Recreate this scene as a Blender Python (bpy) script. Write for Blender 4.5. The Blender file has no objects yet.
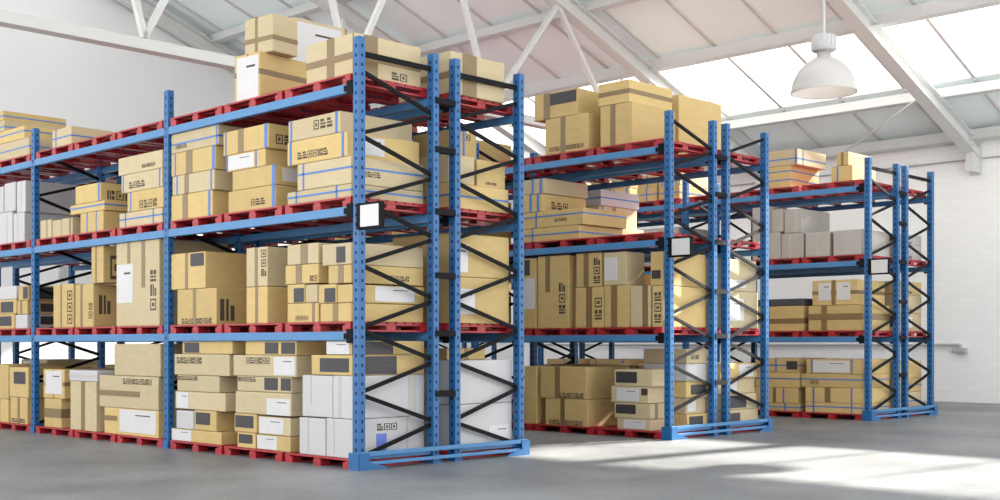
import bpy, bmesh, math, random
from mathutils import Vector, Matrix

sc = bpy.context.scene
C = sc.collection
R = math.radians

# ------------------------------------------------------------------ camera
F, YAW, Y0, CZ, CX, CY = 1200.0, 0.7742, 344.46, 1.39, 10.364, -8.376
cam = bpy.data.cameras.new('camera'); co = bpy.data.objects.new('camera', cam); C.objects.link(co)
co.location = (CX, CY, CZ); co.rotation_euler = (R(90), 0, YAW)
cam.sensor_width = 36; cam.lens = F * 36 / 1000; cam.shift_y = (Y0 - 250) / 1000
cam.clip_end = 300
sc.camera = co
SN, CS = math.sin(YAW), math.cos(YAW)
def at(px, py, Y):
    """world X and Z of the point seen at a photo position on the plane y = Y"""
    u = (px - 499.7) / F
    d = (Y - CY) / (CS + u * SN)
    return CX + d * (-SN + u * CS), CZ + d * (Y0 - py) / F

# ------------------------------------------------------------------ materials
def lin(c):
    return tuple((x / 255 / 12.92 if x / 255 <= .04045 else ((x / 255 + .055) / 1.055) ** 2.4) for x in c) + (1,)
def mat(name, rgb, rough=.6, metal=0, var=.06, scale=6, bump=0, objvar=0, stretch=None):
    m = bpy.data.materials.new(name); m.use_nodes = True
    nt = m.node_tree; n = nt.nodes; l = nt.links
    b = n['Principled BSDF']; b.inputs['Roughness'].default_value = rough; b.inputs['Metallic'].default_value = metal
    tc = n.new('ShaderNodeTexCoord'); nz = n.new('ShaderNodeTexNoise'); nz.inputs['Scale'].default_value = scale
    nz.inputs['Detail'].default_value = 5
    if stretch:
        mp = n.new('ShaderNodeMapping'); mp.inputs['Scale'].default_value = stretch
        l.new(tc.outputs['Object'], mp.inputs[0]); l.new(mp.outputs[0], nz.inputs[0])
    else: l.new(tc.outputs['Object'], nz.inputs[0])
    hs = n.new('ShaderNodeHueSaturation'); hs.inputs['Color'].default_value = lin(rgb)
    mr = n.new('ShaderNodeMapRange'); mr.inputs[3].default_value = 1 - var; mr.inputs[4].default_value = 1 + var
    mr.inputs[1].default_value = .3; mr.inputs[2].default_value = .7
    l.new(nz.outputs[0], mr.inputs[0])
    if objvar:
        oi = n.new('ShaderNodeObjectInfo'); m2 = n.new('ShaderNodeMapRange')
        m2.inputs[3].default_value = 1 - objvar; m2.inputs[4].default_value = 1 + objvar
        l.new(oi.outputs['Random'], m2.inputs[0])
        mu = n.new('ShaderNodeMath'); mu.operation = 'MULTIPLY'
        l.new(mr.outputs[0], mu.inputs[0]); l.new(m2.outputs[0], mu.inputs[1]); l.new(mu.outputs[0], hs.inputs['Value'])
    else: l.new(mr.outputs[0], hs.inputs['Value'])
    l.new(hs.outputs[0], b.inputs['Base Color'])
    if bump:
        bp = n.new('ShaderNodeBump'); bp.inputs['Strength'].default_value = bump; bp.inputs['Distance'].default_value = .02
        l.new(nz.outputs[0], bp.inputs['Height']); l.new(bp.outputs[0], b.inputs['Normal'])
    return m
M = dict(
    card=mat('cardboard', (192, 167, 113), .75, var=.05, scale=5, objvar=.09, stretch=(1, 1, 3)),
    pale=mat('pale_cardboard', (186, 171, 138), .75, var=.04, scale=5, objvar=.07, stretch=(1, 1, 3)),
    white=mat('white_card', (186, 186, 189), .6, var=.02, scale=4, objvar=.03),
    grey=mat('grey_card', (172, 168, 163), .6, var=.04, scale=4, objvar=.04),
    dark=mat('dark_card', (66, 68, 76), .6, var=.06, scale=4),
    tape=mat('brown_tape', (124, 102, 68), .35, var=.05),
    tapeg=mat('grey_tape', (176, 172, 168), .35, var=.05),
    label=mat('paper_label', (200, 200, 203), .5, var=.02),
    dlabel=mat('dark_label_panel', (50, 51, 60), .5, var=.12, scale=30),
    strap=mat('blue_strap', (62, 112, 184), .4, var=.03),
    ink=mat('black_ink', (74, 64, 52), .7, var=.05),
    blue=mat('blue_paint', (26, 92, 148), .4, var=.06, scale=9),
    beamb=mat('beam_blue_paint', (66, 123, 174), .4, var=.05, scale=5),
    hole=mat('dark_slot', (24, 42, 74), .9),
    black=mat('black_steel', (13, 14, 19), .65, var=.06),
    red=mat('red_plastic', (158, 32, 42), .4, var=.08, scale=4, objvar=.05),
    steel=mat('white_steel', (208, 210, 209), .5, var=.02),
    seam=mat('roof_seam', (200, 197, 196), .7, var=.02), gable=mat('gable_render', (228, 230, 231), .85, var=.01, scale=1),
    roof=mat('roof_sheet', (238, 248, 250), .8, var=.015, scale=1),
    greyp=mat('grey_plastic', (178, 178, 180), .5),
    lampm=mat('lamp_shade_enamel', (182, 178, 176), .3, var=.02),
    plac=mat('placard_white', (205, 205, 206), .5, var=.01),
    lblue=mat('pale_blue_print', (96, 116, 196), .6),
)
for _k, _v in (('black', .15), ('hole', .2)):
    M[_k].node_tree.nodes['Principled BSDF'].inputs['Specular IOR Level'].default_value = _v
def floor_mat():
    m = bpy.data.materials.new('concrete_floor'); m.use_nodes = True
    nt = m.node_tree; n = nt.nodes; l = nt.links; b = n['Principled BSDF']
    tc = n.new('ShaderNodeTexCoord')
    a = n.new('ShaderNodeTexNoise'); a.inputs['Scale'].default_value = .5; a.inputs['Detail'].default_value = 8
    c = n.new('ShaderNodeTexNoise'); c.inputs['Scale'].default_value = 9; c.inputs['Detail'].default_value = 6
    l.new(tc.outputs['Object'], a.inputs[0]); l.new(tc.outputs['Object'], c.inputs[0])
    mx = n.new('ShaderNodeMix'); mx.inputs[0].default_value = .25
    l.new(a.outputs[0], mx.inputs[2]); l.new(c.outputs[0], mx.inputs[3])
    cr = n.new('ShaderNodeValToRGB'); cr.color_ramp.elements[0].position = .38; cr.color_ramp.elements[1].position = .62
    cr.color_ramp.elements[0].color = lin((99, 102, 106)); cr.color_ramp.elements[1].color = lin((131, 133, 137))
    l.new(mx.outputs[0], cr.inputs[0]); l.new(cr.outputs[0], b.inputs['Base Color'])
    b.inputs['Specular IOR Level'].default_value = .5
    mr = n.new('ShaderNodeMapRange'); mr.inputs[3].default_value = .42; mr.inputs[4].default_value = .52
    l.new(a.outputs[0], mr.inputs[0]); l.new(mr.outputs[0], b.inputs['Roughness'])
    return m
def wall_mat():
    m = bpy.data.materials.new('white_painted_brick'); m.use_nodes = True
    nt = m.node_tree; n = nt.nodes; l = nt.links; b = n['Principled BSDF']; b.inputs['Roughness'].default_value = .8
    tc = n.new('ShaderNodeTexCoord'); sx = n.new('ShaderNodeSeparateXYZ'); cb = n.new('ShaderNodeCombineXYZ')
    ad = n.new('ShaderNodeMath'); ad.operation = 'ADD'
    l.new(tc.outputs['Object'], sx.inputs[0]); l.new(sx.outputs[0], ad.inputs[0]); l.new(sx.outputs[1], ad.inputs[1])
    l.new(ad.outputs[0], cb.inputs[0]); l.new(sx.outputs[2], cb.inputs[1])
    br = n.new('ShaderNodeTexBrick'); l.new(cb.outputs[0], br.inputs[0])
    br.inputs['Scale'].default_value = 1; br.inputs['Brick Width'].default_value = .42; br.inputs['Row Height'].default_value = .14
    br.inputs['Mortar Size'].default_value = .012
    br.inputs['Color1'].default_value = lin((246, 246, 247)); br.inputs['Color2'].default_value = lin((243, 243, 244))
    br.inputs['Mortar'].default_value = lin((241, 241, 242))
    l.new(br.outputs[0], b.inputs['Base Color'])
    bp = n.new('ShaderNodeBump'); bp.inputs['Strength'].default_value = .06; bp.inputs['Distance'].default_value = .01; bp.invert = True
    l.new(br.outputs['Fac'], bp.inputs['Height']); l.new(bp.outputs[0], b.inputs['Normal'])
    return m
def glass_mat():
    m = bpy.data.materials.new('skylight_glazing'); m.use_nodes = True
    nt = m.node_tree; n = nt.nodes; l = nt.links; n.remove(n['Principled BSDF'])
    t = n.new('ShaderNodeBsdfTransparent'); t.inputs[0].default_value = (.96, .97, .97, 1)
    g = n.new('ShaderNodeBsdfGlossy'); g.inputs['Roughness'].default_value = .08
    mx = n.new('ShaderNodeMixShader'); fr = n.new('ShaderNodeValue'); fr.outputs[0].default_value = .05
    l.new(fr.outputs[0], mx.inputs[0]); l.new(t.outputs[0], mx.inputs[1]); l.new(g.outputs[0], mx.inputs[2])
    l.new(mx.outputs[0], n['Material Output'].inputs[0]); return m
M['floor'] = floor_mat(); M['brick'] = wall_mat(); M['glass'] = glass_mat()

# ------------------------------------------------------------------ mesh helpers
class MB:
    def __init__(s): s.bm = bmesh.new()
    def box(s, x0, x1, y0, y1, z0, z1, mi=0, bev=0):
        vs = [s.bm.verts.new(p) for p in ((x0,y0,z0),(x1,y0,z0),(x1,y1,z0),(x0,y1,z0),(x0,y0,z1),(x1,y0,z1),(x1,y1,z1),(x0,y1,z1))]
        fs = [s.bm.faces.new([vs[i] for i in q]) for q in ((0,3,2,1),(4,5,6,7),(0,1,5,4),(1,2,6,5),(2,3,7,6),(3,0,4,7))]
        for f in fs: f.material_index = mi
        if bev:
            es = list({e for f in fs for e in f.edges})
            r = bmesh.ops.bevel(s.bm, geom=es, offset=bev, segments=2, profile=.6, affect='EDGES')
            for f in r['faces']: f.material_index = mi
        return s
    def bar(s, a, b, w, h, mi=0):
        a = Vector(a); b = Vector(b); d = b - a; L = d.length
        q = d.to_track_quat('X', 'Z').to_matrix().to_4x4(); q.translation = a
        n0 = len(s.bm.verts); s.box(0, L, -w/2, w/2, -h/2, h/2, mi)
        s.bm.verts.ensure_lookup_table()
        for v in s.bm.verts[n0:]: v.co = q @ v.co
        return s
    def tube(s, a, b, r, seg=12, mi=0):
        a = Vector(a); b = Vector(b); d = b - a
        q = d.to_track_quat('Z', 'X').to_matrix().to_4x4(); q.translation = (a + b) / 2
        bmesh.ops.create_cone(s.bm, cap_ends=True, segments=seg, radius1=r, radius2=r, depth=d.length, matrix=q)
        return s
    def lathe(s, prof, seg=40):
        rings = []
        for r, z in prof:
            rings.append([s.bm.verts.new((r*math.cos(2*math.pi*i/seg), r*math.sin(2*math.pi*i/seg), z)) for i in range(seg)])
        for a, b in zip(rings, rings[1:]):
            for i in range(seg): s.bm.faces.new((a[i], a[(i+1) % seg], b[(i+1) % seg], b[i]))
        for f in s.bm.faces: f.smooth = True
        return s
    def mesh(s, name, *ms):
        bmesh.ops.recalc_face_normals(s.bm, faces=s.bm.faces)
        me = bpy.data.meshes.new(name); s.bm.to_mesh(me); s.bm.free()
        for m in ms: me.materials.append(m)
        return me
    def build(s, name, *ms, parent=None, loc=(0,0,0)):
        return link(name, s.mesh(name, *ms), parent, loc)
def link(name, me, parent=None, loc=(0,0,0), rz=0):
    o = bpy.data.objects.new(name, me); C.objects.link(o); o.parent = parent; o.location = loc; o.rotation_euler.z = rz
    return o
def tag(o, label=None, cat=None, group=None, kind=None):
    if label: o['label'] = label
    if cat: o['category'] = cat
    if group: o['group'] = group
    if kind: o['kind'] = kind
    return o
def empty(name, loc=(0,0,0), rz=0): return link(name, None, None, loc, rz)

# ------------------------------------------------------------------ building shell
YW, XW, EAVE, SL, YR = 20.0, -19.0, 6.42, .36, 2.0      # back wall, left wall, eave, slope, ridge
def rz_(y): return EAVE + SL * (YW - abs(y - YR) - YR) if y < YR else EAVE + SL * (YW - y)
XR, YF = 12.0, -10.0  # shell cut short out of view so outside light reaches the ceiling
tag(MB().box(XW-.3, XR+.3, YF-.3, YW+.3, -.2, 0).build('floor', M['floor']), kind='structure')
tag(MB().box(XW-.3, 6.0, YW, YW+.3, 0, EAVE-.02).build('wall_back', M['brick']), kind='structure')  # stops short out of view; the gap lets sun in to brighten the roof
bm = bmesh.new()
pts = [(YF,0),(YW,0),(YW,rz_(YW)),(YR,rz_(YR)),(YF,rz_(YF))]
A = [bm.verts.new((XW, y, z)) for y, z in pts]; B = [bm.verts.new((XW-.3, y, z)) for y, z in pts]
bm.faces.new(A); bm.faces.new(B[::-1])
for i in range(5): bm.faces.new((A[i], B[i], B[(i+1) % 5], A[(i+1) % 5]))
w = MB(); w.bm.free(); w.bm = bm
tag(MB().box(XR, XR+.3, YF, 1.5, 0, 7).build('wall_right_added', M['gable']), kind='structure')  # unseen wall section added to dim the rack ends
tag(w.build('wall_left', M['gable']), kind='structure')
# roof with skylight strips; strips as [y0,y1] openings
def slab(mb, x0, x1, y0, y1, t=.08, up=0, mi=0):
    vs = []
    for (x, y, k) in ((x0,y0,0),(x1,y0,0),(x1,y1,0),(x0,y1,0),(x0,y0,t),(x1,y0,t),(x1,y1,t),(x0,y1,t)):
        vs.append(mb.bm.verts.new((x, y, rz_(y) + k + up)))
    for q in ((0,3,2,1),(4,5,6,7),(0,1,5,4),(1,2,6,5),(2,3,7,6),(3,0,4,7)):
        mb.bm.faces.new([vs[i] for i in q]).material_index = mi
SKY = [(14.95, 17.7), (3.2, 6.0), (-8.5, -5.0)]  # first strip is in view; other two unseen, added to brighten walls and racks
rf = MB()
cuts = [(YF, SKY[2][0]), (SKY[2][1], YR), (YR, SKY[1][0]), (SKY[1][1], SKY[0][0]), (SKY[0][1], YW + .3)]
for a, b in cuts: slab(rf, XW, XR, a, b)
BARS = [-18.2 + 1.6 * i for i in range(22)]
for x in BARS:                                            # sheet joints under the roof
    for a, b in cuts[2:]: slab(rf, x - .025, x + .025, a + .02, min(b, YW) - .02, .05, -.052, 1)
tag(rf.build('ceiling', M['roof'], M['seam']), kind='structure')
for i, (a, b) in enumerate(SKY):
    g = MB(); slab(g, XW, XR, a, b, .012, .05)
    g = tag(g.build('window_%d' % (i+1), M['glass']), kind='structure')
    gb = MB()
    for x in BARS: slab(gb, x - .04, x + .04, a, b, .06, -.012)
    gb.build('glazing_bars', M['seam'], parent=g)
# purlins
for i, (y, wd, h, nm) in enumerate(((19.72, .4, .22, 'grey eave beam where the roof meets the back wall'),
        (17.83, .2, .2, 'white beam along the lower edge of the skylight'), (14.82, .2, .24, 'grey beam along the upper edge of the skylight'),
        (12.35, .16, .2, 'grey roof beam, next one above the skylight'), (9.9, .16, .2, 'grey roof beam, second above the skylight'))):
    mb = MB(); z = rz_(y) - h/2 - .07
    mb.box(XW+.02, XR, y - wd/2, y + wd/2, z - h/2, z + h/2, 0, .01)
    mb.box(XW+.02, XR, y - wd/2 - .05, y + wd/2 + .05, z - h/2 - .02, z - h/2)
    tag(mb.build('roof_beam', M['steel']), nm, 'beam', 'beams along the roof')

def truss(X, label, chord=True, webs=(), w_=.3, d_=.34):
    t = tag(empty('roof_truss', (X, YW, 0)), label, 'truss', 'roof trusses')
    r = MB()
    for a, b in (((YW-.05), YR), (YR, YF)):
        za, zb = rz_(a), rz_(b); o = -.3 - d_/2
        # I-shaped rafter
        for dz, ww, hh in ((0, .05, d_), (d_/2, w_, .03), (-d_/2, w_, .03)):
            r.bar((0, a - YW, za + o + dz), (0, b - YW, zb + o + dz), ww, hh)
    r.build('rafter', M['steel'], parent=t)
    k = MB(); k.box(-.1, .1, -.42, -.03, EAVE - .95, EAVE - .35, 0, .01); k.box(-.14, .14, -.08, -.02, EAVE - 1.0, EAVE - .2)
    k.build('bracket', M['steel'], parent=t)
    if chord:
        ch = MB(); ch.box(-.09, .09, YF - YW, -.3, 6.16, 6.30); ch.box(-.13, .13, YF - YW, -.3, 6.11, 6.16)
        ch.build('bottom_chord', M['steel'], parent=t)
    for (y0, z0, y1, z1) in webs:
        MB().bar((0, y0 - YW, z0), (0, y1 - YW, z1), .1, .1).build('web', M['steel'], parent=t)
    return t
truss(4.25, 'white rafter farthest right, beyond the large dome pendant lamp', False)
TB = truss(-1.5, 'large white rafter crossing the skylight to the back wall at right', False)
zc = 6.34
def up(y): return rz_(y) - .62
truss(-7.25, 'white roof truss with flat bottom chord and slanting webs', True,
      [(1.44, zc, .0, up(0)), (1.44, zc, 4.2, up(4.2)), (5.6, zc, 4.2, up(4.2)), (5.6, zc, 7.6, up(7.6)), (9.35, zc, 7.9, up(7.9)), (9.35, zc, 11.45, up(11.45)),
       (13.5, zc, 11.45, up(11.45)), (13.5, zc, 14.8, up(14.8)), (17, zc, 14.8, up(14.8))])
truss(-13.0, 'white rafter behind the top boxes of the nearest rack', False, [(10.0, 7.0, 10.0, up(10)), ])
truss(-18.7, 'white rafter lying against the far left end wall', False)
MB().tube((-4.8 - TB.location.x, -.6, rz_(19.4) - .5), (-1.68 - TB.location.x, -2.6, rz_(17.4) - .42), .025).build('brace_rod', M['steel'], parent=TB)
# pipes on the back wall
p = tag(empty('wall_pipe', (-3, YW-.06, 5.8)), 'thin grey pipe high on the back wall right of the farthest rack', 'pipe')
MB().tube((-14, 0, 0), (7.6, 0, 0), .022).build('tube', M['greyp'], parent=p)
for x in (-9, -6, -3, 0, 3, 6): MB().box(x-.02, x+.02, -.03, .058, -.03, .03).build('clip', M['greyp'], parent=p)
xe, ze = at(960, 347, YW - .06)
p = tag(empty('wall_pipe', (xe, YW-.06, 1.38)), 'grey pipe low on the back wall ending in a small grey tap box', 'pipe')
MB().tube((-14, 0, 0), (0, 0, 0), .03).build('tube', M['greyp'], parent=p)
mb = MB(); mb.box(-.16, .16, -.1, .05, -.19, -.07, 0, .01); mb.box(-.03, .03, -.04, .04, -.1, .0); mb.build('tap_box', M['greyp'], parent=p)
u = (63.5 - 499.7) / F; d = (XW + .1 - CX) / (-SN + u * CS)
b = tag(MB().box(0, .1, -.1, .1, -.17, .17, 0, .01).box(.1, .115, -.075, .075, -.14, .14).build('junction_box', M['greyp'], loc=(XW, CY + d * (CS + u * SN), CZ + d * (Y0 - 273) / F)),
        'small grey junction box on the far left wall seen through the nearest rack', 'junction box')

# pendant lamps
BULB = bpy.data.materials.new('lit_bulb'); BULB.use_nodes = True
_b = BULB.node_tree.nodes['Principled BSDF']; _b.inputs['Emission Color'].default_value = (1, .93, .8, 1); _b.inputs['Emission Strength'].default_value = 9
def lamp(X, Y, z, s, label, top=None):
    L = tag(empty('pendant_lamp', (X, Y, z)), label, 'lamp')
    sh = [(.405,0),(.41,.02),(.395,.05),(.385,.12),(.355,.2),(.3,.29),(.22,.37),(.14,.42),(.09,.45),(.085,.52)]
    prof = [(r*s, h*s) for r, h in sh] + [((r-.012)*s, h*s) for r, h in reversed(sh)]
    MB().lathe(prof + [prof[0]]).build('lamp_shade', M['lampm'], parent=L)
    mb = MB().lathe([(0.001, .52*s), (.13*s, .52*s), (.15*s, .54*s), (.15*s, .70*s), (.13*s, .72*s), (.001, .72*s)])
    for i in range(16):
        a = 2*math.pi*i/16; mb.bar((.14*s*math.cos(a), .14*s*math.sin(a), .53*s), (.14*s*math.cos(a), .14*s*math.sin(a), .71*s), .014, .03)
    mb.build('gear_housing', M['greyp'], parent=L)
    top = (rz_(Y) - .02) if top is None else top
    MB().tube((0, 0, .72*s), (0, 0, top - z), .018).build('hanging_rod', M['greyp'], parent=L)
    MB().lathe([(0.001, .1*s), (.07*s, .11*s), (.11*s, .17*s), (.11*s, .26*s), (.05*s, .36*s), (.04*s, .52*s), (.001, .52*s)]).build('bulb', BULB, parent=L)
dl = 15.0; ul = (823.5 - 499.7) / F
lamp(CX + dl * (-SN + ul * CS), CY + dl * (CS + ul * SN), CZ + dl * (Y0 - 93) / F, 1.0, 'large white dome pendant lamp hanging in front of the skylight')
lamp(5.3, 12.8, 6.1, 1.25, 'unseen second dome pendant lamp, added farther right and nearer the back wall')  # added out of view to cast a round shadow on the floor

# ------------------------------------------------------------------ racks
BAY, FD, GAP, W, D, H = 4.04, 1.2, .26, .11, .09, 4.8
LV = [None, 1.535, 2.93, 4.30]                 # beam top heights
ROWY = [0, 5.82, 11.91]; ROWX = [0, -.057, -.076]
def post_mesh():
    m = MB(); m.box(-W, 0, 0, D, 0, H, 0, .006)
    z = .12
    while z < H - .05:
        m.box(-.001, .0015, D*.5-.012, D*.5+.012, z-.018, z+.018, 1)
        m.box(-W*.5-.013, -W*.5+.013, -.0015, .001, z-.018, z+.018, 1)
        m.box(-W*.5-.013, -W*.5+.013, D-.001, D+.0015, z-.018, z+.018, 1)
        z += .104
    return m.mesh('post', M['blue'], M['hole'])
PM = post_mesh()
bmx = MB(); L_ = BAY - W - .004
bmx.box(-L_/2, L_/2, .0, .045, -.1, 0, 0, .004); bmx.box(-L_/2, L_/2, .045, .065, -.1, -.03)
BM_F = bmx.mesh('beam', M['beamb'])
conn = MB(); conn.box(-.1, 0, -.012, -.001, -.13, .03); conn.box(-.15, -.1, -.012, -.001, -.085, -.02); CONN = conn.mesh('beam_connector', M['black'])
FOOT = MB().box(-W-.03, .03, -.03, D+.03, 0, .012).box(-W-.012, .012, -.012, D+.012, .012, .1).mesh('base_plate', M['blue'])
names = ['near', 'middle', 'far']
def rack(k, rear):
    y0 = ROWY[k] + (FD + GAP if rear else 0)
    t = tag(empty('pallet_rack', (ROWX[k], y0, 0)),
            'blue steel pallet rack, ' + ('rear run standing behind ' if rear else 'front run of ') + ['the nearest rack', 'the middle rack', 'the farthest rack'][k], 'pallet rack', 'blue pallet racks')
    zo = (4.69 if k == 1 else 4.43); zi = zo - .36
    for b in range(4):
        X = -b * BAY
        for y in (0, FD - D):
            p = link('post', PM, t, (X, y, 0)); link('base_plate', FOOT, p)
        yo, yi = (FD - D*.5, D*.5) if rear else (D*.5, FD - D*.5)
        xb = X - W*.5
        n = 0
        zi_, zo_ = zi, zo
        segs = []
        while zo_ - .36 > .05:
            segs.append((yo, zo_, yi, zo_ - .33)); segs.append((yi, zo_ - .38, yo, zo_ - .69)); zo_ -= .72
        for (ya, za, yb, zb) in segs:
            s = 1 if yb > ya else -1
            MB().bar((xb, ya + s*.03, za), (xb, yb - s*.03, zb), .03, .045).build('brace', M['black'], parent=t)
        if k != 1 and b == 0: MB().bar((xb, D*.6, 4.62), (xb, FD - D*.6, 4.62), .03, .06).build('top_strut', M['black'], parent=t)
        MB().bar((xb, D, .13), (xb, FD - D, .13), .03, .05).build('bottom_strut', M['beamb'], parent=t)
        if not rear:
            for z in (4.25, 3.68, 2.95, 2.2, 1.52, .81):
                MB().box(X - .06, X + .02, FD + .0015 - .05, FD + GAP + .05, z - .04, z + .04).build('row_spacer', M['black'], parent=t) if False else \
                MB().box(X - .07, X - .03, FD + .002, FD + GAP - .002, z - .035, z + .035).box(X + .002, X + .014, FD - .06, FD + GAP - .002, z - .035, z + .035).build('row_spacer', M['black'], parent=t)
    for b in range(3):
        xm = -b * BAY - W - L_/2 - .002
        for lv in LV[1:]:
            f = link('beam', BM_F, t, (xm, .002, lv))
            if b == 0: link('beam_connector', CONN, f, (L_/2, 0, 0))
            r = link('beam', BM_F, t, (xm, FD - .002, lv)); r.rotation_euler.z = math.pi
            if b == 0:
                c = link('beam_connector', CONN, r, (-L_/2 + .1, 0, 0))
    return t
racks = {}
for k in range(3):
    for rear in (0, 1): racks[k, rear] = rack(k, rear)
    # end guard along the foot of the rack
    y0 = ROWY[k]; full = 2*FD + GAP
    g = tag(empty('rack_guard', (ROWX[k], y0, 0)), 'blue steel guard rail along the foot of the %s' % ['nearest rack', 'middle rack', 'farthest rack'][k], 'guard rail', 'guard rails at the rack ends')
    MB().box(.014, .047, -.02, full + .02, .15, .2, 0, .006).build('rail', M['beamb'], parent=g)
    MB().box(.014, .04, .1, full - .1, .05, .09, 0, .005).build('rail', M['beamb'], parent=g)
    for yy, s in ((0, 1), (full, -1)):
        m = MB(); ya, yb = sorted((yy - s*.05, yy - s*.038)); m.box(-.125, .05, ya, yb, 0, .19)
        ya, yb = sorted((yy - s*.038, yy + s*.1)); m.box(.048, .058, ya, yb, 0, .19)
        # gusset foot
        ya, yb = sorted((yy + s*.1, yy + s*.38)); zs = [(.076, .25, 0), (.087, .25, 0)]
        vs = [m.bm.verts.new(q) for q in ((.048, yy+s*.1, 0), (.058, yy+s*.1, 0), (.058, yy+s*.1, .08), (.048, yy+s*.1, .08), (.048, yy+s*.36, 0), (.058, yy+s*.36, 0), (.058, yy+s*.36, .02), (.048, yy+s*.36, .02))]
        for q in ((0,1,2,3),(4,5,6,7),(0,1,5,4),(1,2,6,5),(2,3,7,6),(3,0,4,7)): m.bm.faces.new([vs[i] for i in q])
        m.build('corner_plate', M['blue'], parent=g)
    s = tag(empty('rack_sign', (ROWX[k] + .004, y0 + .02, 2.80)), 'blank white sign in a black frame on the end of the %s' % ['nearest rack', 'middle rack', 'farthest rack'][k], 'sign', 'signs on the rack ends')
    m = MB(); m.box(0, .37, -.03, .03, -.145, .145, 0, .005); m.box(-.03, .03, -.04, -.024, -.145, .145)
    m.build('sign_frame', M['black'], parent=s)
    MB().box(.035, .345, -.037, -.029, -.118, .118).build('sign_panel', M['plac'], parent=s)

# ------------------------------------------------------------------ pallets
PW, PD, PH = 1.24, 1.19, .11
def pallet_parts():
    d = MB(); n = 9; wv = PW / (n + (n-1)*.22)
    wd = PD / (n + (n-1)*.25)
    for i in range(n): y = -PD/2 + i*wd*1.25; d.box(-PW/2, PW/2, y, y + wd, PH - .022, PH, 0, .003)
    for x in (-PW/2, -.05, PW/2 - .1): d.box(x, x + .1, -PD/2, PD/2, PH - .04, PH - .0225)
    sk = []
    for x in (-PW/2 + .005, -.07, PW/2 - .145):
        m = MB(); m.box(0, .14, -PD/2, PD/2, 0, .018)
        for y in (-PD/2, -.07, PD/2 - .14): m.box(0, .14, y, y + .14, .018, PH - .0405, 0, .004)
        sk.append((x, m.mesh('skid', M['red'])))
    return d.mesh('deck', M['red']), sk
DECK, SKIDS = pallet_parts()
SH = ['floor level', 'lower shelf', 'upper shelf', 'top shelf']; BN = ['end bay', 'middle bay', 'left bay']; PN = ['right', 'centre', 'left']
rname = lambda k, rear: names[k] + (' rear rack' if rear else ' rack')
def px_of(b, i): return -b * BAY - W - .045 - PW/2 - i * (L_ - .09 - PW) / 2
for k in range(3):
    for rear in (0, 1):
        yb = ROWY[k] + (FD + GAP if rear else 0)
        for b in range(3):
            for s in range(4):
                for i in range(3):
                    z = 0 if s == 0 else LV[s] + .001
                    t = tag(empty('pallet', (px_of(b, i) + ROWX[k], yb + FD/2, z)), 'red plastic pallet, %s of three, %s, %s, %s' % (PN[i], SH[s], BN[b], rname(k, rear)), 'pallet', 'red pallets in the racks')
                    link('deck', DECK, t)
                    for x, me in SKIDS: link('skid', me, t, (x, 0, 0))

# ------------------------------------------------------------------ boxes
rnd = random.Random(5)
DZ = [PH + .001, LV[1] + PH + .002, LV[2] + PH + .002, LV[3] + PH + .002]
placed = {}        # (k, rear, b, s) -> list
def glyphs(m, w, h, rr, face):
    """rows of little pictogram strokes inside w x h, drawn by callback rect(u0,u1,v0,v1)"""
    out = []; horiz = w > h; L = max(w, h); g = min(w, h); n = max(1, int(L / (g * 1.05))); st = L / n
    for i in range(n):
        o = i * st; q = st * .86; ty = rr.random()
        if g > .09: q = st * .8
        R_ = []
        if ty < .4: R_ = [(0, q, 0, .12), (0, q, .88, 1), (0, .14*q, .12, .88), (.86*q, q, .12, .88), (.35*q, .65*q, .3, .7)]
        elif ty < .7: R_ = [(.0, .22*q, 0, 1), (.34*q, .5*q, 0, 1), (.6*q, q, 0, .42), (.6*q, q, .58, 1)]
        else: R_ = [(0, q, 0, .3), (0, q, .42, .6), (0, .7*q, .72, 1)]
        for a, b_, c, d in R_:
            if horiz: out.append((o + a, o + b_, c*h, d*h))
            else: out.append((c*w, d*w, o + a, o + b_))
    return out
class BoxFaces:
    """adds thin raised rectangles on the front (-y) or right (+x) face"""
    def __init__(s, w, d, h): s.w, s.d, s.h = w, d, h
    def rect(s, m, face, u0, u1, v0, v1, t=.003, o=0):
        if face == 'f': m.box(-s.w/2 + u0, -s.w/2 + u1, -s.d/2 - t - o, -s.d/2 + .001 - o, v0, v1)
        else: m.box(s.w/2 - .001 + o, s.w/2 + t + o, -s.d/2 + u0, -s.d/2 + u1, v0, v1)
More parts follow.
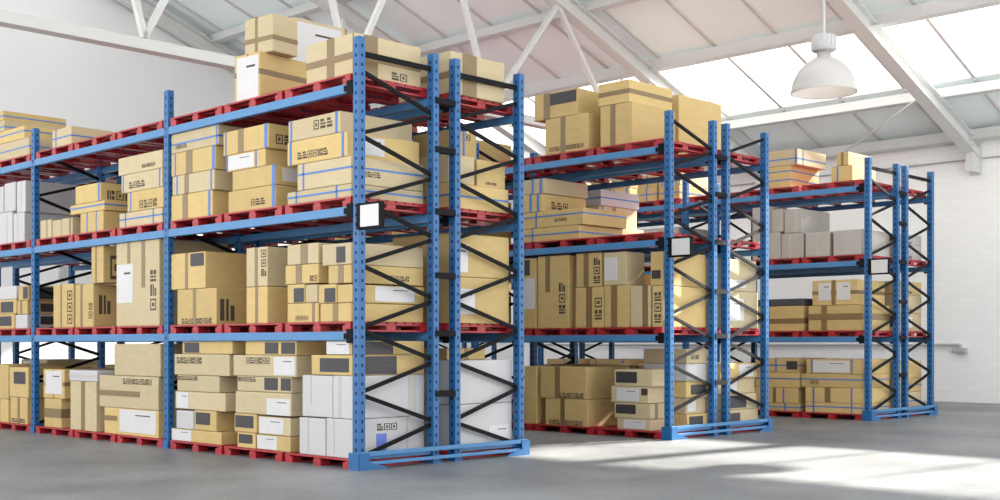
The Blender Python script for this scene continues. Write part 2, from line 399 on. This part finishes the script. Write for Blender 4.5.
def make_box(x0, x1, y0, y1, z0, z1, kind, feats, rz=0):
    w, d, h = x1 - x0, y1 - y0, z1 - z0
    nm = 'cardboard_box'
    m = MB(); bv = min(.012, h*.1)
    m.box(-w/2, w/2, -d/2, d/2, 0, h - .005, 0, bv)
    g = .004                                               # two closed top flaps
    m.box(-w/2 + .004, w/2 - .004, -d/2 + .004, -g, h - .008, h, 0); m.box(-w/2 + .004, w/2 - .004, g, d/2 - .004, h - .008, h, 0)
    o = m.build(nm, M[kind], loc=((x0+x1)/2, (y0+y1)/2, z0)); o.rotation_euler.z = rz
    bf = BoxFaces(w, d, h)
    tp = M['tapeg'] if kind in ('white', 'grey') else M['tape']
    if kind == 'dark': tp = M['dlabel']
    for f in feats:
        c, a = f[0], f[1:]
        face = 's' if c.startswith('s_') else 'f'; c = c.replace('s_', '')
        W_ = w if face == 'f' else d
        q = MB()
        if c == 'tv':                                     # tape band down the face and over the top
            u, tw = a[0]*W_, (a[1] if len(a) > 1 else .07)
            v0 = a[2]*h if len(a) > 2 else .004
            bf.rect(q, face, u - tw/2, u + tw/2, v0, h - .004)
            if face == 'f': q.box(-w/2 + u - tw/2, -w/2 + u + tw/2, -d/2, d/2, h - .002, h + .002)
            else: q.box(-w/2, w/2, -d/2 + u - tw/2, -d/2 + u + tw/2, h - .002, h + .0025)
            q.build('tape', tp, parent=o)
        elif c == 'th':
            v, tw = a[0]*h, (a[1] if len(a) > 1 else .06); u1 = a[2] if len(a) > 2 else 1
            bf.rect(q, 'f', 0, w*u1, v - tw/2, v + tw/2, .0035)
            if u1 == 1: bf.rect(q, 's', -.0035, d, v - tw/2, v + tw/2, .0035)
            q.build('tape', tp, parent=o)
        elif c in ('wl', 'dl'):
            bf.rect(q, face, a[0]*W_, a[1]*W_, a[2]*h, a[3]*h, .005)
            q.build('shipping_label' if c == 'wl' else 'dark_label_panel', M['label' if c == 'wl' else 'dlabel'], parent=o)
            q = MB()
            if c == 'wl' and (a[1]-a[0])*W_ > .25:
                lw = (a[1]-a[0])*W_; lh = (a[3]-a[2])*h
                bf.rect(q, face, a[0]*W_ + lw*.45, a[0]*W_ + lw*.85, a[2]*h + lh*.74, a[2]*h + lh*.79, .006)
                q.build('label_line', M['ink'], parent=o)
            elif c == 'dl':
                for vv in (.25, .5, .75):
                    bf.rect(q, face, a[0]*W_ + .1*(a[1]-a[0])*W_, a[0]*W_ + .9*(a[1]-a[0])*W_, (a[2] + vv*(a[3]-a[2]))*h - .004, (a[2] + vv*(a[3]-a[2]))*h + .004, .006)
                q.build('label_line', M['ink'], parent=o)
            else: q.bm.free()
        elif c == 'bl': bf.rect(q, face, a[0]*W_, a[1]*W_, a[2]*h, a[3]*h, .004); q.build('printed_patch', M['lblue'], parent=o)
        elif c == 'sv':                                    # strap looped over at a position along the width
            u = a[0]*w; sw = a[1] if len(a) > 1 else .028
            q.box(-w/2 + u - sw/2, -w/2 + u + sw/2, -d/2 - .004, -d/2 + .001, 0.002, h + .003)
            q.box(-w/2 + u - sw/2, -w/2 + u + sw/2, -d/2, d/2, h - .002, h + .003)
            q.build('strap', M['strap'], parent=o)
        elif c == 'sx':                                    # strap seen on the right face
            u = a[0]*d; sw = .03
            q.box(w/2 - .001, w/2 + .004, -d/2 + u - sw/2, -d/2 + u + sw/2, .002, h + .003)
            q.box(-w/2, w/2, -d/2 + u - sw/2, -d/2 + u + sw/2, h - .002, h + .0035)
            q.build('strap', M['strap'], parent=o)
        elif c == 'sh':
            v = a[0]*h; sw = .022
            q.box(-w/2 - .004, w/2 + .004, -d/2 - .004, -d/2 + .001, v - sw/2, v + sw/2); q.box(w/2 - .001, w/2 + .004, -d/2, d/2, v - sw/2, v + sw/2)
            q.build('strap', M['strap'], parent=o)
        elif c == 'pr':
            u0, u1, v0, v1 = a[0]*W_, a[1]*W_, a[2]*h, a[3]*h
            for (p0, p1, q0, q1) in glyphs(q, u1 - u0, v1 - v0, rnd, face): bf.rect(q, face, u0 + p0, u0 + p1, v0 + q0, v0 + q1, .002)
            q.build('printed_marks', M['ink'], parent=o)
    return o
def add(k, rear, b, s, x0, x1, y0, y1, ztop, h, kind, feats, rot=0):
    L = placed.setdefault((k, rear, b, s), [])
    z0 = DZ[s]; below = []
    for q in L:
        ox = min(x1, q['x1']) - max(x0, q['x0']); oy = min(y1, q['y1']) - max(y0, q['y0'])
        if ox > .03 and oy > .03:
            z0 = max(z0, q['z1'] + .005)
    for q in L:                                            # trim slight sideways overlaps of neighbours
        ox = min(x1, q['x1']) - max(x0, q['x0']); oy = min(y1, q['y1']) - max(y0, q['y0'])
        if -.004 < ox <= .03 and oy > 0:
            if x0 < q['x0']: x1 = q['x0'] - .005
            else: x0 = q['x1'] + .005
    z1 = ztop if ztop is not None else z0 + h
    if z1 - z0 < .06: z1 = z0 + .12
    if s < 3: z1 = min(z1, (LV[s+1] - .105) if s < 3 else 99)
    if z1 - z0 < .05: return
    o = make_box(x0, x1, y0, y1, z0, z1, kind, feats, rot)
    L.append(dict(x0=x0, x1=x1, y0=y0, y1=y1, z0=z0, z1=z1, kind=kind, feats=feats, o=o))
def P(k, b, s, specs, sb=.04):
    """boxes of a front run read off the front plane: (xl, xr, y top at xl, kind, feats, [depth, setback, rotation])"""
    for sp in specs:
        xl, xr, yt, kind, feats = sp[:5]
        dep = sp[5] if len(sp) > 5 else 1.08; st = sp[6] if len(sp) > 6 else 0; rot = sp[7] if len(sp) > 7 else 0
        Y = ROWY[k] + sb + st
        X0, Z = at(xl, yt, Y); X1, _ = at(xr, yt, Y)
        lo = -(b+1)*BAY + .012 + ROWX[k]; hi = -b*BAY - W - .01 + ROWX[k]
        X0 = max(X0, lo); X1 = min(X1, hi)
        add(k, 0, b, s, X0, X1, Y, Y + dep, Z, None, kind, feats, R(rot))
def G(k, rear, b, s, specs):
    for (x0, x1, y0, y1, h, kind, feats) in specs:
        yb = ROWY[k] + (FD + GAP if rear else 0)
        add(k, rear, b, s, ROWX[k] - b*BAY + x0, ROWX[k] - b*BAY + x1, yb + y0, yb + y1, None, h, kind, feats)
def filler(k, rear, b, s, i, style, hmax, seed, cols=2):
    rr = random.Random(seed); xc = px_of(b, i) + ROWX[k]; yb = ROWY[k] + (FD + GAP if rear else 0)
    x = xc - .57
    wds = {1: [1.1], 2: [.55, .55], 3: [.36, .36, .36]}[cols]
    for j, wd in enumerate(wds):
        z = 0; lim = hmax * rr.uniform(.85, 1)
        while z < lim - .1:
            if style == 'big': h = rr.choice((.42, .5))
            elif style == 'tall': h = rr.choice((.55, .6))
            elif style == 'flat': h = rr.uniform(.2, .26)
            else: h = rr.uniform(.27, .36)
            h = min(h, lim - z + .04)
            fe = []
            kind = 'card' if rr.random() < .8 else 'pale'
            if style == 'white': kind = 'white'
            if style == 'greyw': kind = 'grey'
            r = rr.random()
            if style == 'strap': fe = [('sv', .15), ('sv', .85)] if r < .5 else [('sh', .5), ('sv', .5)]
            else:
                if r < .4: fe.append(('tv', .5))
                if .3 < r < .6: fe.append(('wl', .1, .5, .2, .8))
                if r > .55: fe.append(('dl', .45, .85, .25, .85))
                if r > .7: fe.append(('s_wl', .3, .6, .2, .8))
                elif kind != 'white': fe.append(('s_pr', .2, .6, .1, .25))
            dj = rr.uniform(0, .04)
            add(k, rear, b, s, x + dj, x + wd - .01 , yb + .05 + rr.uniform(0, .05), yb + 1.14, None, h, kind, fe)
            z += h
        x += wd + .02

# ---- nearest rack, end bay
P(0,0,0,[
 (171,221,428,'card',[('wl',.02,.42,.05,.95)]), (176,193,410,'white',[]), (194,216,410,'card',[('dl',.08,.72,.3,.9)]),
 (175,225,391,'pale',[('wl',.03,.28,0.05,.95),('s_tv',.5)]), (177,219,375,'pale',[('pr',.02,.5,.7,.95)]), (174,229,354,'pale',[('pr',.05,.52,.55,.85)]),
 (182,232,341,'card',[('dl',.05,.35,.1,.9)]),
 (237,255,432,'card',[('dl',.1,.85,.3,.9)],1.05), (256.5,290,434,'card',[('wl',.02,.62,.06,.94)],1.05),
 (234,257,413,'card',[('dl',.06,.86,.25,.9)],1.05), (258,290,416,'pale',[('wl',.05,.8,.06,.94)],1.05),
 (235,291,391,'pale',[('wl',.58,.98,.02,.75)],1.05),
 (237,291,376,'pale',[('pr',.02,.36,.65,.95),('dl',.52,.76,.15,.95),('dl',.82,.99,.15,.95)],1.05),
 (233,296,355,'pale',[('pr',.22,.6,.6,.9),('wl',.66,.98,.08,.92)],1.05), (245,296,341,'card',[('dl',.4,.66,.1,.9),('dl',.72,.98,.1,.9)]),
 (299,325,417,'white',[('tv',.35,.02,.1)]), (326,352,418,'white',[('tv',.3,.02,.1),('s_bl',.0,.32,.02,.14),('s_bl',.32,.46,.04,.6),('s_pr',.33,.62,.68,.86),('s_tv',.75,.03)]),
 (302,332,375,'white',[('tv',.3,.02,.3)]), (332.6,352,375.5,'white',[('tv',.35,.05),('s_tv',.82,.12)]),
 (311,352,355,'card',[('dl',.22,.92,.15,.85),('s_dl',.02,.6,.05,.95)]), (326,352,341,'card',[('wl',.02,.9,.05,.95),('s_dl',.0,.55,.05,.95)]),  # side panels: dark rectangles over about half of each right face
])
P(0,0,1,[
 (177,216,290,'card',[('tv',.45),('pr',.12,.9,.03,.18),('s_pr',.05,.25,.1,.85)]), (167,205,255,'card',[('tv',.46),('dl',.58,.96,.62,.97)]),
 (246,267,287.5,'card',[('tv',.5,.06),]), (246,267,248.5,'pale',[('tv',.48,.06),('pr',.72,.95,.25,.97)]),
 (287,318,304,'card',[('pr',.28,.7,.12,.35),('tv',.85,.05)]), (320,351,304,'card',[('tv',.5,.1)]),
 (287,304,285,'card',[('dl',.4,.97,.05,.8)]), (305,317,285,'pale',[]), (318,336,285,'card',[('dl',.35,.95,.05,.8)]), (337,352,285,'card',[('s_wl',.3,.85,.1,.95)]),
 (285,318,266,'card',[('tv',.42,.12),('pr',.75,.98,.1,.4)]), (328,351,266,'card',[('tv',.55,.1),('s_pr',.5,.8,.2,.5)]),
 (287,321,245.5,'pale',[('tv',.55,.14)]), (322,351,245,'pale',[('dl',.5,.8,.1,.85)]),
])
P(0,0,2,[
 (168,212,197,'card',[('tv',.35,.13),('sv',.93,.05)]), (172,214,177,'pale',[('tv',.35,.1),('sv',.12),('sv',.93)]),
 (169,215,155,'card',[('tv',.42,.16),('sv',.1),('sv',.96,.06)]), (168,218,132,'pale',[('sh',.45),('sv',.97),('pr',.1,.35,.2,.4)]),
 (228,275,192,'card',[('sv',.96,.06),('pr',.5,.8,.2,.5)]), (232,275,172,'card',[('sv',.96,.06),('s_wl',.1,.9,.2,.9)]),
 (226,265,156,'card',[('wl',.06,.72,.08,.92),('sv',.03),('sv',.77)]), (223,268,133,'card',[('tv',.4,.12),('sv',.06),('sv',.95,.06),('s_pr',.1,.7,.2,.6)]),
 (287,351,193,'pale',[('sh',.55),('sv',.15),('sv',.78)]), (297,351,165,'pale',[('sh',.6),('sv',.12,),('s_pr',.1,.4,.3,.5)]),
 (287,347,143,'card',[('sv',.06,.04),('sv',.93,.04),('pr',.18,.7,.2,.5),('s_wl',.15,.5,.15,.9)]),
 (288,340,122,'pale',[('sv',.06,.03),('sv',.93,.04),('pr',.5,.88,.35,.8)]),
])
# boxes on top of the nearest rack
XJ, ZJ = at(257, 52, .25)
add(0,0,0,3, XJ-.47, XJ+.02, .22, 1.02, ZJ, None, 'card', [('wl',.1,.95,.1,.95),('th',.62,.07),('tv',.52,.03)], R(6))
XJ2, ZJ2 = at(272, 13, .35)
add(0,0,0,3, XJ2-.56, XJ2-.02, .33, .74, ZJ2, None, 'pale', [('tv',.42,.05),('th',.38,.06)], R(6))
XK, ZK = at(294, 17, 1.52)
add(0,1,0,3, max(XK-.9, -4.02), XK, 1.5, 2.35, None, .87, 'card', [('s_tv',.5)])
add(0,1,0,3, max(XK-.9, -4.02), XK, 1.5, 2.45, ZK, None, 'pale', [('s_wl',.0,.88,.0,.93),('s_tv',.97,.03)])
P(0,0,3,[(306,354,46,'pale',[('tv',.52,.14),('tv',.98,.02),('s_tv',.24,.2),('th',.48,.08),('s_pr',.55,.8,.08,.26)],1.0,.07)])
# ---- nearest rack, middle bay
P(0,1,0,[
 (44,61,398,'card',[('th',.5,.14)]), (43,64,369,'card',[('wl',.12,.9,.15,.95),('tv',.5,.03),('th',.5,.06)]),
 (70,96,381,'pale',[('tv',.5,.12)]), (69,97,370,'white',[('th',.5,.03)]),
 (104,158,407,'card',[('wl',.3,.96,.12,.97),('th',.6,.07,.25)]), (99,158,375,'pale',[('th',.45,.08,.7),('pr',.42,.9,.75,.92)]), (114,160,344,'pale',[]),
])
P(0,1,1,[
 (53,73,285,'card',[('tv',.4,.05),('pr',.7,.95,.08,.9)]), (75,93,285,'card',[('tv',.35,.07),('pr',.75,.95,.2,.6),('s_pr',.08,.25,.3,.85)]),
 (91,103,244,'card',[('tv',.4,.05),('s_pr',.1,.3,.1,.9)]),
 (116,159,243,'pale',[('wl',.02,.4,.28,.74),('tv',.3,.08,.75),('tv',.64,.1,.45),('pr',.8,.93,.18,.68)]),
])
P(0,1,2,[
 (40,51,221,'pale',[('tv',.6,.03)]), (52,60.5,221,'pale',[]), (61,72,219,'pale',[('tv',.8,.06)]),
 (80,103,214,'card',[('sv',.3),('sv',.7)]), (70,104,206,'card',[('sh',.6)]), (75,100,187,'card',[('sv',.94,.05),('s_pr',.1,.9,.1,.6)]),
 (119,162,214,'pale',[('sh',.55),('sv',.15),('sv',.8)]), (127,163,193,'card',[('sv',.1),('pr',.35,.85,.1,.5)]),
 (121,162,176,'pale',[('sv',.05),('sv',.94),('pr',.2,.6,.2,.55)]), (118,162,159,'pale',[('pr',.55,.85,.2,.4)]),
])
P(0,1,3,[
 (52,71,131,'pale',[('sh',.5),('sv',.2)],.68),
])
# ---- nearest rack, left bay
P(0,2,0,[(-14,8,398,'card',[('tv',.6)]), (10,27,397,'card',[('tv',.5,.08),('pr',.1,.9,.05,.2)]), (-14,8,364,'card',[]), (9,28,367,'card',[('dl',.25,.85,.45,.85)])])
P(0,2,1,[(-14,14,315,'card',[('dl',.5,.9,.2,.85)]), (15,27,315,'white',[('s_dl',.2,.8,.3,.9)]), (-14,16,301,'card',[('dl',.5,.9,.1,.85)]), (17,27,301,'card',[('tv',.4),('s_dl',.2,.8,.2,.8)]),
 (-14,16,288,'white',[]), (18,28,286,'card',[('dl',.5,.95,.1,.9),('s_dl',.1,.9,.1,.9)])])
P(0,2,2,[(-14,12,216,'white',[('tv',.8,.03)]), (13,24,214,'white',[('tv',.4,.03)]), (-14,3,190,'white',[]), (4,15,184,'white',[]), (16.5,25,182,'white',[('tv',.5,.03)])])
P(0,2,3,[(-16,29,149,'pale',[('sh',.5)],1.0), (-16,24,137,'card',[('sh',.6)]), (-16,4,126,'pale',[('sh',.4)]), (-16,3,116.5,'card',[('sh',.45)]) ])
# ---- nearest rack, rear run
for b in (1, 2):
    for i in range(3): filler(0,1,b,0,i,'big',.95,40+b*5+i,1)
    for i in range(3):
        if not (b == 2 and i < 2): filler(0,1,b,1,i,'tall',.62,60+b*5+i,1)
G(0,1,0,0,[(-.95,-.12,.05,1.1,.55,'white',[('s_wl',.6,.95,.1,.5)]), (-.95,-.12,.05,1.1,.53,'white',[('s_tv',.1,.06)]), (-.9,-.3,.15,.8,.14,'card',[('s_tv',.5)])])
G(0,1,0,1,[(-1.2,-.13,.05,1.06,.56,'card',[('s_wl',.05,.4,.2,.75)]), (-1.2,-.13,.05,1.06,.52,'card',[('s_wl',.03,.28,.1,.75),('s_tv',.0,.05)])])
G(0,1,0,2,[(-1.25,-.16,.04,1.08,.3,'card',[('sh',.5),('sx',.1)]), (-1.1,-.18,.05,.5,.34,'pale',[('s_pr',.1,.4,.3,.6)]), (-1.1,-.2,.56,1.06,.33,'card',[('s_pr',.3,.7,.1,.2)]),
 (-1.1,-.4,.3,.75,.35,'card',[('sx',.5),('s_pr',.5,.8,.7,.9)])])
G(0,1,0,3,[(-1.2,-.12,.04,.97,.5,'pale',[('s_tv',.34,.24),('th',.45,.08)]) ])
for s in (0,1,2):
    for i in (1,2): filler(0,1,0,s,i,['big','tall','strap'][s],1.0,80+s*3+i,1 if s < 2 else 2)

# ---- middle rack, end bay front
P(1,0,0,[
 (524,536,366,'card',[]), (545,587,398,'card',[('tv',.42,.09),('pr',.1,.9,.03,.2)]), (540,586,366,'card',[('tv',.38,.1),('pr',.4,.95,.02,.18)]),
 (617,650,418,'pale',[('wl',.2,.85,.12,.9)],.5), (614,650,402.5,'pale',[('dl',.05,.6,.3,.9),('s_tv',.3)],.5), (611,648,386,'pale',[('wl',.15,.75,.1,.9),('dl',.82,.98,.5,.9)],.5), (614,652,369,'pale',[('dl',.05,.6,.2,.85)],.5),
])
P(1,0,1,[
 (523,536,259,'card',[('wl',.05,.9,.28,.72),('dl',.1,.5,.76,.98)]), (537.5,568,257,'card',[('tv',.33,.1,.5),('pr',.7,.9,.2,.65)]),
 (575,603,288,'card',[('tv',.5,.12),('pr',.7,.95,.2,.8)]), (604,629,286,'card',[('tv',.4,.12)]), (630,650,286,'pale',[('tv',.75,.1)]), (652,663,286,'card',[('pr',.2,.8,.1,.9)]),
 (576,601,254,'card',[('tv',.4,.1),('pr',.7,.95,.1,.9)]), (602,626,253,'pale',[('wl',.05,.6,.15,.85)],.45), (650,663,252,'card',[('dl',.1,.8,.2,.45)]),
],)
P(1,0,2,[
 (521,579,230,'card',[('sh',.5),('sv',.2)]), (521,583,214,'card',[('sh',.7),('sv',.25),('pr',.55,.75,.3,.5)]),
 (521,542,196,'card',[('sv',.45,.05),('sv',.8,.05),('s_pr',.2,.6,.2,.6)]), (521,544,181,'pale',[('sv',.5,.05),('sv',.85,.05)]),
])
P(1,0,3,[
 (545,588,120,'card',[('tv',.42,.1),('pr',.1,.9,.08,.2)]), (534,577,96,'card',[('tv',.3,.14),('dl',.38,.98,.5,.95)]),
 (600,632,107,'card',[('tv',.4,.1)]), (598,629,85,'card',[('th',.5,.07)]),
])
G(1,1,0,3,[(-1.9,-.92,.02,1.22,.97,'card',[])])
# middle rack rear run, end bay
G(1,0,0,0,[(-.95,-.13,.6,1.14,.23,'card',[('s_dl',.1,.75,.2,.85)]), (-.95,-.16,.6,1.12,.24,'pale',[('s_wl',.1,.5,.15,.85)]), (-.95,-.13,.58,1.14,.24,'card',[('s_dl',.2,.9,.2,.8)]), (-.95,-.15,.6,1.14,.26,'white',[('s_wl',.1,.5,.1,.9)]), (-.95,-.14,.6,1.14,.22,'pale',[('s_pr',.2,.6,.3,.6)])])
G(1,1,0,2,[(-3.2,-2.45,.05,1.1,.34,'pale',[('s_tv',.3,.18),('sv',.5)]), (-3.2,-2.6,.05,1.1,.36,'pale',[('sx',.1),('s_tv',.4,.1)]), (-3.2,-2.55,.05,1.1,.26,'white',[('sh',.5)]),
 (-3.9,-3.25,.05,1.1,.55,'card',[('sv',.4),('s_tv',.4)]), (-3.9,-3.25,.05,1.1,.5,'card',[('sv',.6)])])
G(1,1,0,1,[(-.95,-.14,.05,1.1,.58,'pale',[('s_wl',.1,.6,.2,.8)]), (-.95,-.14,.05,1.05,.5,'pale',[('s_wl',.2,.7,.1,.35)]), (-1.6,-1.0,.05,1.1,.62,'card',[]), (-2.4,-1.7,.05,1.1,.9,'card',[('tv',.5)])])
G(1,0,0,1,[])
G(1,1,0,0,[(-1.1,-.14,.05,1.1,.25,'pale',[('s_dl',.1,.5,.2,.8)]), (-1.1,-.14,.05,1.05,.24,'pale',[('s_dl',.2,.7,.1,.9)]), (-1.1,-.2,.05,1.1,.24,'pale',[('s_wl',.1,.5,.1,.9)]), (-1.05,-.16,.05,1.1,.24,'card',[('s_wl',.5,.9,.1,.9)])])
for i in (1, 2): filler(1,1,0,0,i,'box',1.0,101+i); filler(1,1,0,1,2,'tall',1.1,107)
for i in (0, 1, 2):
    filler(1,0,1,3,i,'big',.55,110+i,1); filler(1,0,1,2,i,'strap',.95,113+i,1); filler(1,0,1,1,i,'tall',1.1,116+i,1); filler(1,0,1,0,i,'big',1.0,119+i,1)
# ---- farthest rack, end bay front (and the bays seen past the middle rack)
P(2,0,0,[
 (752,799,402,'card',[('sh',.5),('sv',.7)]), (752,797,387,'card',[('tv',.5),('sv',.7)]), (755,799,372,'card',[('sh',.6)]), (755,797,358,'card',[('sh',.5),('sv',.5),('dl',.75,1,.2,.8)]),
 (805,862,402,'card',[('sh',.6),('sv',.15),('sv',.82)]), (805,862,387,'card',[('sv',.15),('tv',.4,.12),('sv',.82)]), (801,862,373.5,'card',[('sh',.6),('pr',.15,.3,.2,.5)]), (806,862,359,'card',[('wl',.13,.78,.1,.9),('sv',.1),('sv',.82)]),
])
P(2,0,1,[(752,803,307,'card',[('tv',.3,.1),('th',.4,.1)]), (750,804,300,'dark',[]), (808,862,306,'card',[('th',.55,.12),('tv',.3,.12)]), (812,857,281,'card',[('wl',.14,.42,.2,.9),('wl',.55,.85,.2,.9),('th',.5,.07),('tv',.48,.08)])])
P(2,0,2,[(752,780,234,'grey',[('tv',.8,.1)]), (781,803,234,'grey',[('tv',.4,.05)]), (805,829,233,'grey',[('tv',.5,.05)]), (833,862,231,'grey',[('tv',.4,.1)]), (752,770,208,'grey',[]), (771,783,210,'grey',[('tv',.8,.04)]), (784,801,210,'grey',[('tv',.7,.08)])])
P(2,0,3,[(766,790,168,'card',[('sh',.35),('sh',.75)]), (768,797,152,'pale',[('sh',.4),('sv',.95),('sx',.2)]), (831,852,167,'card',[('sv',.3)],.9), (836,848,153,'card',[('tv',.5,.05)],.9)])
for i in (0, 1, 2):
    filler(2,0,1,3,i,'strap',.55,130+i); filler(2,0,1,2,i,'greyw',.8,134+i,1); filler(2,0,1,1,i,'big',.7,138+i,1); filler(2,0,1,0,i,'strap',1.0,141+i,1)
filler(2,1,0,0,0,'strap',1.05,160); filler(2,1,0,1,0,'box',.95,161); filler(2,1,0,2,0,'greyw',.45,162); filler(2,1,0,1,1,'box',.6,163)
filler(2,1,0,0,1,'strap',.95,164); filler(2,1,0,0,2,'box',.95,165)

# ---- labels: look first, then place
LVL = ['bottom', 'second-lowest', 'third-lowest', 'fourth-lowest', 'fifth-lowest', 'sixth-lowest', 'seventh-lowest', 'eighth-lowest']
for (k, rear, b, s), L in placed.items():
    by = {}
    for q in L:
        xc = (q['x0'] + q['x1']) / 2; i = min(range(3), key=lambda j: abs(px_of(b, j) - xc)); by.setdefault(i, []).append(q)
    for i, qs in by.items():
        qs.sort(key=lambda q: (q['z0']))
        # layers by depth of support
        for q in qs:
            sup = [p['lay'] for p in qs if 'lay' in p and p['z1'] <= q['z0'] + .01 and min(p['x1'], q['x1']) - max(p['x0'], q['x0']) > .02 and min(p['y1'], q['y1']) - max(p['y0'], q['y0']) > .02]
            q['lay'] = 1 + max(sup) if sup else 0
        top = max(q['lay'] for q in qs); lays = {}
        for q in qs: lays.setdefault(q['lay'], []).append(q)
        for ly, ql in lays.items():
            ql.sort(key=lambda q: q['x0'] + .01*q['y0'])
            fr = all(abs(ql[0]['x0'] - q['x0']) < .15 for q in ql)
            pos = {1: [''], 2: ['left', 'right'] if not fr else ['front', 'back'], 3: ['left', 'middle', 'right'], 4: ['leftmost', 'left-middle', 'right-middle', 'rightmost']}.get(len(ql), ['place %d' % j for j in range(9)])
            if fr: ql.sort(key=lambda q: q['y0'])
            for q, ps in zip(ql, pos):
                w, d, h = q['x1']-q['x0'], q['y1']-q['y0'], q['z1']-q['z0']
                fs = {f[0] for f in q['feats']}; fs |= {f[2:] for f in fs if f.startswith('s_')}
                ad = 'strapped' if fs & {'sv', 'sh', 'sx'} else 'dark-labelled' if 'dl' in fs else 'white-labelled' if 'wl' in fs else 'taped' if fs & {'tv', 'th'} else 'printed' if 'pr' in fs else 'plain'
                col = {'card': 'brown', 'pale': 'pale-brown', 'white': 'white', 'grey': 'grey', 'dark': 'dark-grey'}[q['kind']]
                lv = 'topmost' if (ly == top and top) else LVL[min(ly, 7)]
                lab = '%s %s box, %s%s, %s pallet, %s, %s, %s' % (ad, col, lv, (' at ' + ps) if ps else '', PN[i], SH[s], BN[b], rname(k, rear))
                tag(q['o'], lab, 'box', 'boxes in the ' + rname(k, rear) + ', ' + SH[s])

# ------------------------------------------------------------------ light
wd = bpy.data.worlds.new('world'); sc.world = wd; wd.use_nodes = True
bg = wd.node_tree.nodes['Background']; bg.inputs[0].default_value = (1.0, .985, .965, 1); bg.inputs[1].default_value = 2.75
sun = bpy.data.lights.new('sun', 'SUN'); sun.energy = 28; sun.angle = R(1.3); sun.color = (1, .91, .79)
so = bpy.data.objects.new('sun', sun); C.objects.link(so)
so.rotation_euler = Vector((.38, 1.57, 1)).to_track_quat('Z', 'Y').to_euler(); so.location = (6, 24, 16)
vs = sc.view_settings; vs.view_transform = 'Standard'; vs.look = 'None'; vs.gamma = 1; vs.use_curve_mapping = False; vs.exposure = 0
sc.cycles.max_bounces = 10; sc.cycles.diffuse_bounces = 6; sc.cycles.transparent_max_bounces = 12
